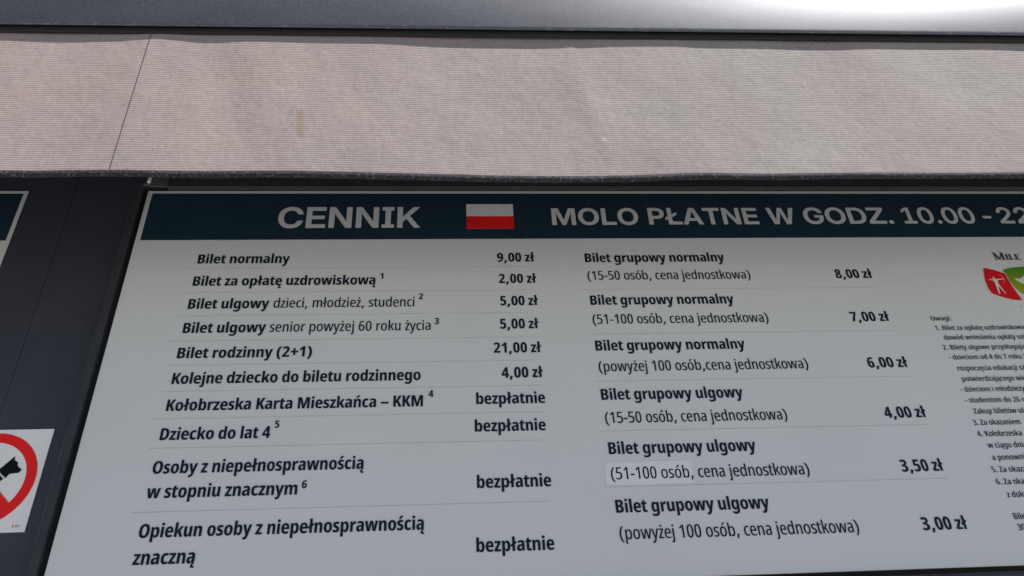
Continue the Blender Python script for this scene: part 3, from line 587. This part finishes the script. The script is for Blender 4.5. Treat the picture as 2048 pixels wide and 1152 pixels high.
base = M.mix(M.math('MULTIPLY', M.math('MULTIPLY', edge, scuff), 0.75), base, (0.36, 0.355, 0.33))
M.color(base)
M.rough(M.ramp(grain, [(0.3, (0.46,) * 3), (0.7, (0.60,) * 3)]))
M.bump(fine, 0.25, 0.0004)
M.bump(grain, 0.18, 0.0008)
silver = M.m

# ribbed awning cloth
M = Mat("ribbed_awning_cloth", rough=0.85, spec=0.2)
tc = M.node("ShaderNodeTexCoord")
sp = M.node("ShaderNodeSeparateXYZ")
M.link(tc.outputs["Object"], sp.inputs[0])
X, Z = sp.outputs[0], sp.outputs[2]
jit = M.noise(38, 3, 0.6, (0.25, 1, 1))
phase = M.math('MULTIPLY_ADD', Z, 2 * math.pi / RIB, M.math('MULTIPLY', jit, 3.2))
rib = M.math('MULTIPLY_ADD', M.math('SINE', phase), 0.5, 0.5)
tint = M.noise(3.2, 5, 0.6, (0.8, 1, 0.9))
toright = M.math('MULTIPLY_ADD', X, 0.80, 0.50, clamp=True)
cloth = M.mix(toright, (0.366, 0.300, 0.285), (0.334, 0.320, 0.302))
cloth = M.mix(M.ramp(tint, [(0.42, (0, 0, 0)), (0.66, (1, 1, 1))]), cloth, (0.325, 0.281, 0.286))
mott = M.noise(75, 4, 0.7)
cloth = M.mix(0.55, cloth, M.ramp(mott, [(0.25, (0.70,) * 3), (0.75, (1.18,) * 3)]), 'MULTIPLY')
warp = M.noise(600, 2, 0.6, (1, 1, 0.12))
cloth = M.mix(0.35, cloth, M.ramp(warp, [(0.3, (0.8,) * 3), (0.7, (1.15,) * 3)]), 'MULTIPLY')
line = M.ramp(rib, [(0.0, (0.66,) * 3), (0.45, (1.0,) * 3), (1.0, (1.08,) * 3)])
amt = M.ramp(M.noise(7, 3), [(0.3, (0.15,) * 3), (0.7, (1.0,) * 3)])
cloth = M.mix(amt, cloth, line, 'MULTIPLY')
def window(s, c, w, soft):
    d = M.math('ABSOLUTE', M.math('SUBTRACT', s, c))
    return M.math('MULTIPLY_ADD', d, -1.0 / soft, (w + soft) / soft, clamp=True)
stain = M.math('MULTIPLY', window(M.math('MULTIPLY_ADD', Z, 0.098, M.math('MULTIPLY_ADD', jit, 0.002, M.math('SUBTRACT', X, 0.2745))), -0.2915, 0.0046, 0.0040), window(M.math('MULTIPLY_ADD', jit, 0.012, Z), 2.807, 0.032, 0.010))
cloth = M.mix(M.math('MULTIPLY', stain, 0.6), cloth, (0.25, 0.19, 0.115))
dot = M.math('MULTIPLY', window(X, 0.305, 0.003, 0.002), window(Z, 2.764, 0.003, 0.002))
cloth = M.mix(M.math('MULTIPLY', dot, 0.7), cloth, (0.42, 0.40, 0.37))
M.color(cloth)
M.bump(rib, 0.40, 0.0010)
M.bump(M.noise(9, 4, 0.6), 0.5, 0.010)
M.bump(warp, 0.08, 0.0004)
cloth_mat = M.m

M = Mat("hem_cloth", rough=0.8, spec=0.3)
M.color(M.ramp(M.noise(190, 4, 0.7), [(0.3, (0.010, 0.0095, 0.013)), (0.52, (0.026, 0.024, 0.029)), (0.66, (0.11, 0.103, 0.115))]))
M.bump(M.noise(420, 3), 0.5, 0.0015)
hem_mat = M.m
piping_mat = simple("navy_piping", (0.016, 0.016, 0.045), 0.7, 0.2, 60)

M = Mat("pale_bounce_sheet", rough=0.85)
M.color(M.ramp(M.noise(3, 6), [(0.3, (0.37, 0.37, 0.37)), (0.7, (0.46, 0.46, 0.46))]))
bounce_mat = M.m

# ------------------------------------------------------------------ the setting
bounce_ground = mesh_object("bounce_ground", [(-60, -80, 0), (60, -80, 0), (60, 40, 0), (-60, 40, 0)], [(0, 1, 2, 3)], bounce_mat)  # unseen sheet, added to bounce sunlight up onto the shaded board
tag(bounce_ground, kind="structure")

wall = empty("kiosk_wall", (0, 0.06, 0), "dark anthracite sheet metal kiosk wall behind the price board", "wall")
wall_top = 3.34
xs = [-2.6, -0.8882, -0.8876, 3.2]
for a, b in ((xs[0], xs[1]), (xs[2], xs[3])):
    box("wall_sheet", a, b, 0.020, 0.10, 0.004, wall_top, anthracite, wall, 0.0012, 2)
box("wall_core", xs[0], xs[3], 0.103, 0.18, 0.004, wall_top, anthracite, wall)

# ------------------------------------------------------------------ awning
def zlip(x): return LIP_TILT * (x - 0.2)
AW0, AW1 = -1.9, 2.3
awning = empty("awning", (0, -0.35, 3.10), "closed awning with dull silver front bar and ribbed beige valance over the price board", "awning")

def sag(x, z):
    """distance the cloth stands back from its mean plane"""
    t = (z - 2.672) / 0.41
    y = 0.0036 + 0.0010 * math.tanh((x + 0.35) / 0.25) - 0.0032 * max(0.0, t) * math.exp(-((x + 0.61) / 0.055) ** 2)
    y += 0.0022 * math.exp(-((x - 0.16) / 0.16) ** 2) - 0.0010 * math.exp(-((x - 0.50) / 0.05) ** 2)
    y += 0.0007 * math.sin(9.0 * x + 1.0) + 0.0005 * math.sin(23.0 * x + 2.0 * t)
    low = 1.0 - t
    y += low * (0.0022 * math.sin(2.9 * x + 0.7) + 0.0012 * math.sin(7.3 * x + 1.1 * t))
    y += 0.0035 * math.exp(-((x + 0.50 - 0.10 * (1 - t)) / 0.05) ** 2) * math.sin(math.pi * min(1, max(0, t)))
    y -= 0.0030 * math.exp(-((x - 0.33 + 0.10 * t) / 0.045) ** 2) * math.sin(math.pi * min(1, max(0, t)))
    y -= 0.0012 * math.exp(-((x - 0.315 + 0.06 * t) / 0.010) ** 2)
    y -= 0.0009 * math.exp(-((x - 0.02 - 0.03 * t) / 0.008) ** 2) * (1 - t)
    return y

def hem_z(x):
    return 2.6715 + 0.0024 * math.exp(-((x + 0.60) / 0.13) ** 2) - 0.0035 * math.exp(-((x - 0.20) / 0.28) ** 2) \
        + 0.0040 * (1 / (1 + math.exp(-(x - 0.75) / 0.12))) + 0.0008 * math.sin(17 * x)

def cloth_panel(name, x0, x1, dy, parent):
    nx, nz = max(4, int((x1 - x0) / 0.012)), 44
    V, F = [], []
    for i in range(nx + 1):
        x = x0 + (x1 - x0) * i / nx
        for j in range(nz + 1):
            z = hem_z(x) + (3.10 - hem_z(x)) * j / nz
            V.append((x, -0.35 + dy + sag(x, z) + (0.0018 * min(1.0, max(0.0, (SEAM - x) / 0.15))), z))
    for i in range(nx):
        for j in range(nz):
            a = i * (nz + 1) + j
            F.append((a, a + nz + 1, a + nz + 2, a + 1))
    o = mesh_object(name, V, F, cloth_mat, parent, True)
    s = o.modifiers.new("thickness", 'SOLIDIFY')
    s.thickness = 0.0004
    s.offset = -1.0
    s.use_rim = False
    return o

SEAM = -0.6255
valance = cloth_panel("valance", SEAM, AW1, 0.0, awning)
side_panel = cloth_panel("valance_panel", AW0, SEAM + 0.004, 0.0003, awning)
# stitched edge of the seam: a dark thread just right of the lap
V, F = [], []
for j in range(61):
    z = hem_z(SEAM) + 0.002 + (3.098 - hem_z(SEAM)) * j / 60
    y = -0.35 + sag(SEAM, z)
    V += [(SEAM - 0.0006, y - 0.0006, z), (SEAM + 0.0005, y - 0.0008, z)]
for j in range(60):
    F.append((2 * j, 2 * j + 1, 2 * j + 3, 2 * j + 2))
mesh_object("seam_edge", V, F, piping_mat, valance)

def hem_tube(name, r, dz, dy, mat, parent, jitter):
    n, k = 330, 12
    V, F = [], []
    for i in range(n + 1):
        x = AW0 + (AW1 - AW0) * i / n
        cz = hem_z(x) + dz + jitter * math.sin(61 * x) * 0.4 + jitter * random.uniform(-1, 1) * 0.5
        cy = -0.35 + sag(x, hem_z(x)) + dy
        rr = r * (1 + 0.05 * math.sin(41 * x))
        for q in range(k):
            a = 2 * math.pi * q / k
            V.append((x, cy + rr * 0.75 * math.cos(a), cz + rr * math.sin(a)))
    for i in range(n):
        for q in range(k):
            a, b = i * k + q, i * k + (q + 1) % k
            F.append((a, b, b + k, a + k))
    return mesh_object(name, V, F, mat, parent, True)

hem_tube("hem", 0.0070, -0.0068, 0.000, hem_mat, valance, 0.0004)
hem_tube("hem_piping", 0.0013, 0.0002, -0.0010, piping_mat, valance, 0.0002)

def sweep_bar(name, profile, mat, parent, smooth=True):
    """profile of (out, z) points in front of the cloth plane, swept along x and following the lip"""
    n = 60
    V, F = [], []
    k = len(profile)
    for i in range(n + 1):
        x = AW0 + (AW1 - AW0) * i / n
        for (e, z) in profile:
            V.append((x, -0.35 - e, z + zlip(x)))
    for i in range(n):
        for q in range(k):
            a, b = i * k + q, i * k + (q + 1) % k
            F.append((a, a + k, b + k, b))
    F.append(tuple(range(k)))
    F.append(tuple(n * k + q for q in reversed(range(k))))
    return mesh_object(name, V, F, mat, parent, smooth)

ZM = 3.0810
face = []
for i in range(25):
    h = 0.20 * i / 24
    face.append((0.0130 + 0.20 * h - 0.95 * h * h, ZM + h))
face = [(0.0100, ZM - 0.0014), (0.0120, ZM - 0.0010)] + face
back = [(-0.02, ZM + 0.205), (-0.02, ZM + 0.022), (0.004, ZM + 0.020), (0.0085, ZM)]
bar = sweep_bar("front_bar", face + back, silver, awning)
bevels = bar.data.polygons
lip = []
for i in range(13):
    a = math.pi * (1.05 + 0.95 * i / 12)
    lip.append((0.0008 + 0.0042 * math.cos(a), 3.0725 + 0.0075 * math.sin(a) + 0.0022))
lip += [(0.0050, ZM + 0.002), (-0.0020, ZM + 0.016)]
sweep_bar("lip_and_shade", lip, lip_black, awning)  # dark lip strip, lowered to double as shade on the cloth top
box("housing", AW0, AW1, -0.318, 0.0195, 3.12, 3.33, anthracite, awning, 0.004)

# ------------------------------------------------------------------ price board
BX0, BX1, BZ0, BZ1 = -0.7105, 1.905, 2.0055, 2.9345
board = empty("price_board", (0.6, 0.0, BZ0), "large white price board headed CENNIK with flag, in a dark frame under the awning", "price board")
box("panel", BX0, BX1, 0.0, 0.005, BZ0, BZ1, white_face, board, 0.0008, 2)
box("backing", BX0 - 0.014, BX1 + 0.014, 0.0085, 0.0185, BZ0 - 0.014, BZ1 + 0.014, black_gap, board)
Y1, Y2 = -0.0005, -0.0012
rect("header_band", BX0 + 0.0115, BX1 - 0.0115, 2.7862, 2.9255, Y1, navy, board)

# frame: a rounded dark tube swept round the board
def frame(parent):
    x0, x1, z0, z1 = BX0 - 0.0205, BX1 + 0.0205, BZ0 - 0.0205, BZ1 + 0.0205
    r = 0.016
    path = []
    for cx, cz, a0 in ((x1 - r, z1 - r, 0), (x0 + r, z1 - r, 90), (x0 + r, z0 + r, 180), (x1 - r, z0 + r, 270)):
        for i in range(9):
            a = math.radians(a0 + 90 * i / 8)
            path.append((cx + r * math.cos(a), cz + r * math.sin(a), math.cos(a), math.sin(a)))
    # refine long straight runs
    sec = []
    hw, y_front, y_back, c = 0.0092, -0.010, 0.0188, 0.0075
    for ox, oy, a0 in ((hw - c, y_front + c, 270), (hw - 0.001, y_back - 0.001, 0), (-hw + 0.001, y_back - 0.001, 90), (-hw + c, y_front + c, 180)):
        rad = c if oy < 0 else 0.001
        for i in range(6):
            a = math.radians(a0 + 90 * i / 5)
            sec.append((ox + rad * math.cos(a), oy + rad * math.sin(a)))
    k, n = len(sec), len(path)
    V = [(px + o * dx, y, pz + o * dz) for (px, pz, dx, dz) in path for (o, y) in sec]
    F = []
    for i in range(n):
        for q in range(k):
            a, b = i * k + q, i * k + (q + 1) % k
            c_, d = ((i + 1) % n) * k + (q + 1) % k, ((i + 1) % n) * k + q
            F.append((a, b, c_, d))
    o = mesh_object("frame", V, F, frame_dark, parent, True)
    return o

fr = frame(board)
box("top_rail", -0.6640, BX1 + 0.010, -0.0145, 0.0070, BZ1 + 0.0015, 2.9900, frame_dark, board, 0.0006, 2)
# hinge knuckle with its glint painted white, and olive grey plate, at the upper left corner of the frame
def knuckle(name, x, y, z, r, h, mat, parent):
    V, F = [], []
    prof = [(0, -h), (r * 0.8, -h), (r, -h * 0.8), (r, h * 0.8), (r * 0.8, h), (0, h)]
    k = 16
    for (rr, hh) in prof:
        for q in range(k):
            a = 2 * math.pi * q / k
            V.append((x + rr * math.cos(a), y + rr * math.sin(a), z + hh))
    for i in range(len(prof) - 1):
        for q in range(k):
            a, b = i * k + q, i * k + (q + 1) % k
            F.append((a, b, b + k, a + k))
    return mesh_object(name, V, F, mat, parent, True)
knuckle("hinge", -0.7080, -0.0135, 2.9560, 0.0042, 0.0080, glint_white, board)
plate_mat = simple("olive_grey_plate", (0.10, 0.105, 0.088), 0.5, 0.15, 60)
box("corner_plate", -0.7030, -0.6646, -0.0135, -0.0101, 2.9372, 2.9800, plate_mat, board, 0.0008, 2)

# flag
fl = rect("flag", 0.0368, 0.1485, 2.8162, 2.8918, Y1 - 0.0004, flag_white, board)
rect("red_stripe", 0.0368, 0.1485, 2.8162, 2.8540, Y2, flag_red, fl)

# the lettering of the board, row by row
prev = None
for (part, text, style, x, z, size, stretch) in LETTERING:
    mat = header_ink if style == 'h' else ink
    par = prev if part == "footnote_mark" and prev else board
    o = lettering(part, text, style, x, z, size, stretch, Y2, mat, par)
    if part == "footnote_mark":
        o.matrix_parent_inverse = Matrix.Identity(4) if par is not board else o.matrix_parent_inverse
    if part in ("ticket_name", "ticket_detail"): prev = o
    elif part == "price": prev = None
for (a, b, z) in DIVIDERS:
    rect("divider_line", a, b, z - 0.0006, z + 0.0006, Y1, rule_grey, board)
pt = flat("correction_sticker", [[(0.2950, 2.1835), (0.4672, 2.1815), (0.4688, 2.2290), (0.2948, 2.2285)]], Y1 - 0.0002, patch_white, board)
tag(pt, label="brighter white paper patch under the words 51-100 osób")

# emblem at the right: red leaf with an archer, green leaf with a bird, small capitals above
emb = flat("emblem_leaf", [[(1.2544, 2.6930), (1.2660, 2.6902), (1.2775, 2.6865), (1.2890, 2.6815), (1.3000, 2.6760), (1.3008, 2.6645), (1.3020, 2.6525), (1.3035, 2.6400), (1.3058, 2.6280), (1.3086, 2.6130), (1.3118, 2.5994), (1.3000, 2.6004), (1.2888, 2.6022), (1.2770, 2.6058), (1.2662, 2.6100), (1.2560, 2.6148), (1.2460, 2.6206), (1.2438, 2.6320), (1.2436, 2.6430), (1.2446, 2.6550), (1.2470, 2.6670), (1.2502, 2.6800)]], Y2, logo_red, board)
tag(emb, label="red leaf with a white archer")
archer = [(1.2662, 2.6660), (1.2690, 2.6650), (1.2697, 2.6618), (1.2712, 2.6600), (1.2800, 2.6602), (1.2900, 2.6612), (1.2905, 2.6592), (1.2800, 2.6576), (1.2745, 2.6568), (1.2722, 2.6500), (1.2728, 2.6440), (1.2752, 2.6360), (1.2772, 2.6280), (1.2790, 2.6215), (1.2815, 2.6196), (1.2775, 2.6196), (1.2750, 2.6260), (1.2718, 2.6350), (1.2700, 2.6400), (1.2676, 2.6320), (1.2660, 2.6230), (1.2655, 2.6200), (1.2672, 2.6185), (1.2622, 2.6186), (1.2628, 2.6240), (1.2634, 2.6330), (1.2640, 2.6430), (1.2646, 2.6510), (1.2620, 2.6560), (1.2540, 2.6580), (1.2545, 2.6598), (1.2640, 2.6592), (1.2660, 2.6610), (1.2640, 2.6632)]
flat("archer_figure", [archer], Y2 - 0.0005, logo_pale, emb)
bow = []
for i in range(11):
    a = math.radians(-70 + 140 * i / 10)
    bow.append((1.2800 + 0.0125 * math.cos(a), 2.6600 + 0.0125 * math.sin(a)))
bow += [(1.2800 + 0.0117 * math.cos(math.radians(70 - 140 * i / 10)), 2.6600 + 0.0117 * math.sin(math.radians(70 - 140 * i / 10))) for i in range(11)]
flat("archer_bow", [bow], Y2 - 0.0005, logo_pale, emb)
green = flat("emblem_leaf", [[(1.2985, 2.6858), (1.3100, 2.6898), (1.3221, 2.6925), (1.3400, 2.6945), (1.3567, 2.6952), (1.3720, 2.6940), (1.3860, 2.6905), (1.3840, 2.6700), (1.3770, 2.6500), (1.3660, 2.6320), (1.3500, 2.6190), (1.3330, 2.6120), (1.3235, 2.6155), (1.3158, 2.6245), (1.3105, 2.6340), (1.3067, 2.6430), (1.3043, 2.6560), (1.3033, 2.6700), (1.3025, 2.6780)]], Y2, logo_green, board)
tag(green, label="green leaf with a pale bird, cut by the picture edge")
flat("bird_figure", [[(1.3165, 2.6625), (1.3230, 2.6612), (1.3300, 2.6600), (1.3380, 2.6640), (1.3420, 2.6690), (1.3440, 2.6620), (1.3560, 2.6600), (1.3600, 2.6560), (1.3500, 2.6500), (1.3420, 2.6440), (1.3330, 2.6440), (1.3260, 2.6500), (1.3200, 2.6560)]], Y2 - 0.0005, logo_pale, green)

def serif_word(name, word, x, z, h, mat, parent):
    """small serif capitals from strokes: (x0, z0, x1, z1, width) in units of the letter height"""
    S = {'M': ([(0.12, 0, 0.12, 1, 0.10), (0.12, 1, 0.55, 0.04, 0.26), (0.55, 0.04, 0.98, 1, 0.10), (0.98, 0, 0.98, 1, 0.27), (0.0, 0.03, 0.26, 0.03, 0.06), (0.80, 0.03, 1.18, 0.03, 0.06), (-0.02, 0.97, 0.2, 0.97, 0.06), (0.92, 0.97, 1.18, 0.97, 0.06)], 1.28),
         'I': ([(0.2, 0, 0.2, 1, 0.27), (0.02, 0.03, 0.38, 0.03, 0.07), (0.02, 0.97, 0.38, 0.97, 0.07)], 0.50),
         'L': ([(0.2, 0, 0.2, 1, 0.27), (0.02, 0.04, 0.75, 0.04, 0.08), (0.02, 0.97, 0.4, 0.97, 0.07), (0.72, 0, 0.72, 0.28, 0.09)], 0.88),
         'E': ([(0.2, 0, 0.2, 1, 0.27), (0.02, 0.04, 0.75, 0.04, 0.08), (0.02, 0.96, 0.7, 0.96, 0.08), (0.2, 0.52, 0.52, 0.52, 0.08), (0.72, 0, 0.72, 0.28, 0.08), (0.68, 0.74, 0.68, 1, 0.08), (0.52, 0.4, 0.52, 0.64, 0.07)], 0.9)}
    V, F = [], []
    pen = x
    n = 0
    for ch, hh in word:
        strokes, adv = S[ch]
        for (a, b, c, d, w) in strokes:
            t = Vector((c - a, d - b)).normalized()
            nn = Vector((-t.y, t.x)) * w / 2
            if abs(t.x) > 0.1 and abs(t.y) > 0.1: nn = Vector((w / 2, 0))
            q = [(a + nn.x, b + nn.y), (a - nn.x, b - nn.y), (c - nn.x, d - nn.y), (c + nn.x, d + nn.y)]
            i0 = len(V)
            V += [(pen + p[0] * h * hh, Y2 - 0.00002 * n, z + p[1] * h * hh) for p in q]
            F.append((i0, i0 + 1, i0 + 2, i0 + 3))
            n += 1
        pen += adv * h * hh
    return mesh_object(name, V, F, mat, parent)
serif_word("emblem_lettering", [('M', 1.0), ('I', 0.75), ('L', 0.75), ('E', 0.75)], 1.2935, 2.7158, 0.0225, logo_grey, board)

# ------------------------------------------------------------------ second board at the left edge
LX1 = -0.9925
lb = empty("information_board", (-1.5, 0.014, BZ0), "white board with navy top band cut by the left edge of the photo", "board")
box("panel", -2.35, LX1, 0.0165, 0.0196, BZ0, 2.9490, white_face, lb, 0.0008, 2)
rect("header_band", -2.34, LX1 - 0.0085, 2.7998, 2.9398, 0.0160, navy, lb)

# ------------------------------------------------------------------ no-dogs sign
SX, SZ, SH = -0.8757, 2.2314, 0.1016
sign = empty("prohibition_sign", (SX, 0.018, SZ - SH), "square white no dogs sign with red ring and slash, left of the price board", "sign")
box("plate", SX - SH, SX + SH, 0.0170, 0.0196, SZ - SH, SZ + SH, sign_white, sign, 0.0006, 2)
YS = 0.0165
def circle(r, n=96): return [(SX + r * math.cos(2 * math.pi * i / n), SZ + r * math.sin(2 * math.pi * i / n)) for i in range(n)]
ring = flat("red_ring", [circle(0.0938), circle(0.0746)[::-1]], YS, sign_red, sign)
def shift(pts): return [(SX + 1.0113 * a, SZ + 1.0113 * b) for a, b in pts]
dog = flat("dog_figure", [shift([(0.0270, 0.0245), (0.0438, 0.0452), (0.0448, 0.0374), (0.0523, 0.0321), (0.0532, 0.0268), (0.0562, 0.0226), (0.0630, 0.0178), (0.0598, 0.0116), (0.0487, 0.0106), (0.0428, 0.0092), (0.0387, 0.0018), (0.0262, 0.0120), (0.0225, 0.0200)])], YS - 0.0004, sign_black, sign)
tag(dog, label="black dog head")
body = [(0.0205, 0.0180), (0.0100, 0.0140), (-0.0120, 0.0135), (-0.0330, 0.0130), (-0.0440, 0.0260), (-0.0500, 0.0235), (-0.0420, 0.0050), (-0.0400, -0.0120), (-0.0470, -0.0270), (-0.0455, -0.0420), (-0.0385, -0.0420), (-0.0375, -0.0290), (-0.0270, -0.0170), (0.0060, -0.0160), (0.0120, -0.0420), (0.0190, -0.0420), (0.0230, -0.0160), (0.0300, -0.0040), (0.0352, 0.0000), (0.0240, 0.0105)]
tag(flat("dog_figure", [shift(body)], YS - 0.0004, sign_black, sign), label="black dog body")
flat("leash", [shift([(0.0200, 0.0215), (-0.0250, 0.0560), (-0.0262, 0.0545), (0.0190, 0.0198)])], YS - 0.0006, sign_black, sign)
w = 0.0083
d = math.sqrt(0.5)
L_ = 0.0745
flat("red_slash", [shift([(-L_ * d - w * d, L_ * d - w * d), (L_ * d - w * d, -L_ * d - w * d), (L_ * d + w * d, -L_ * d + w * d), (-L_ * d + w * d, L_ * d + w * d)])], YS - 0.0009, sign_red, sign)
lettering("maker_mark", "E.B.C", 'm', SX + 0.0775, SZ - 0.0930, 0.0062, 1.0, YS, sign_pink, sign)
lettering("emblem_caption", "C", 'b', 1.3005, 2.5792, 0.0100, 1.0, Y2, rule_grey, board)
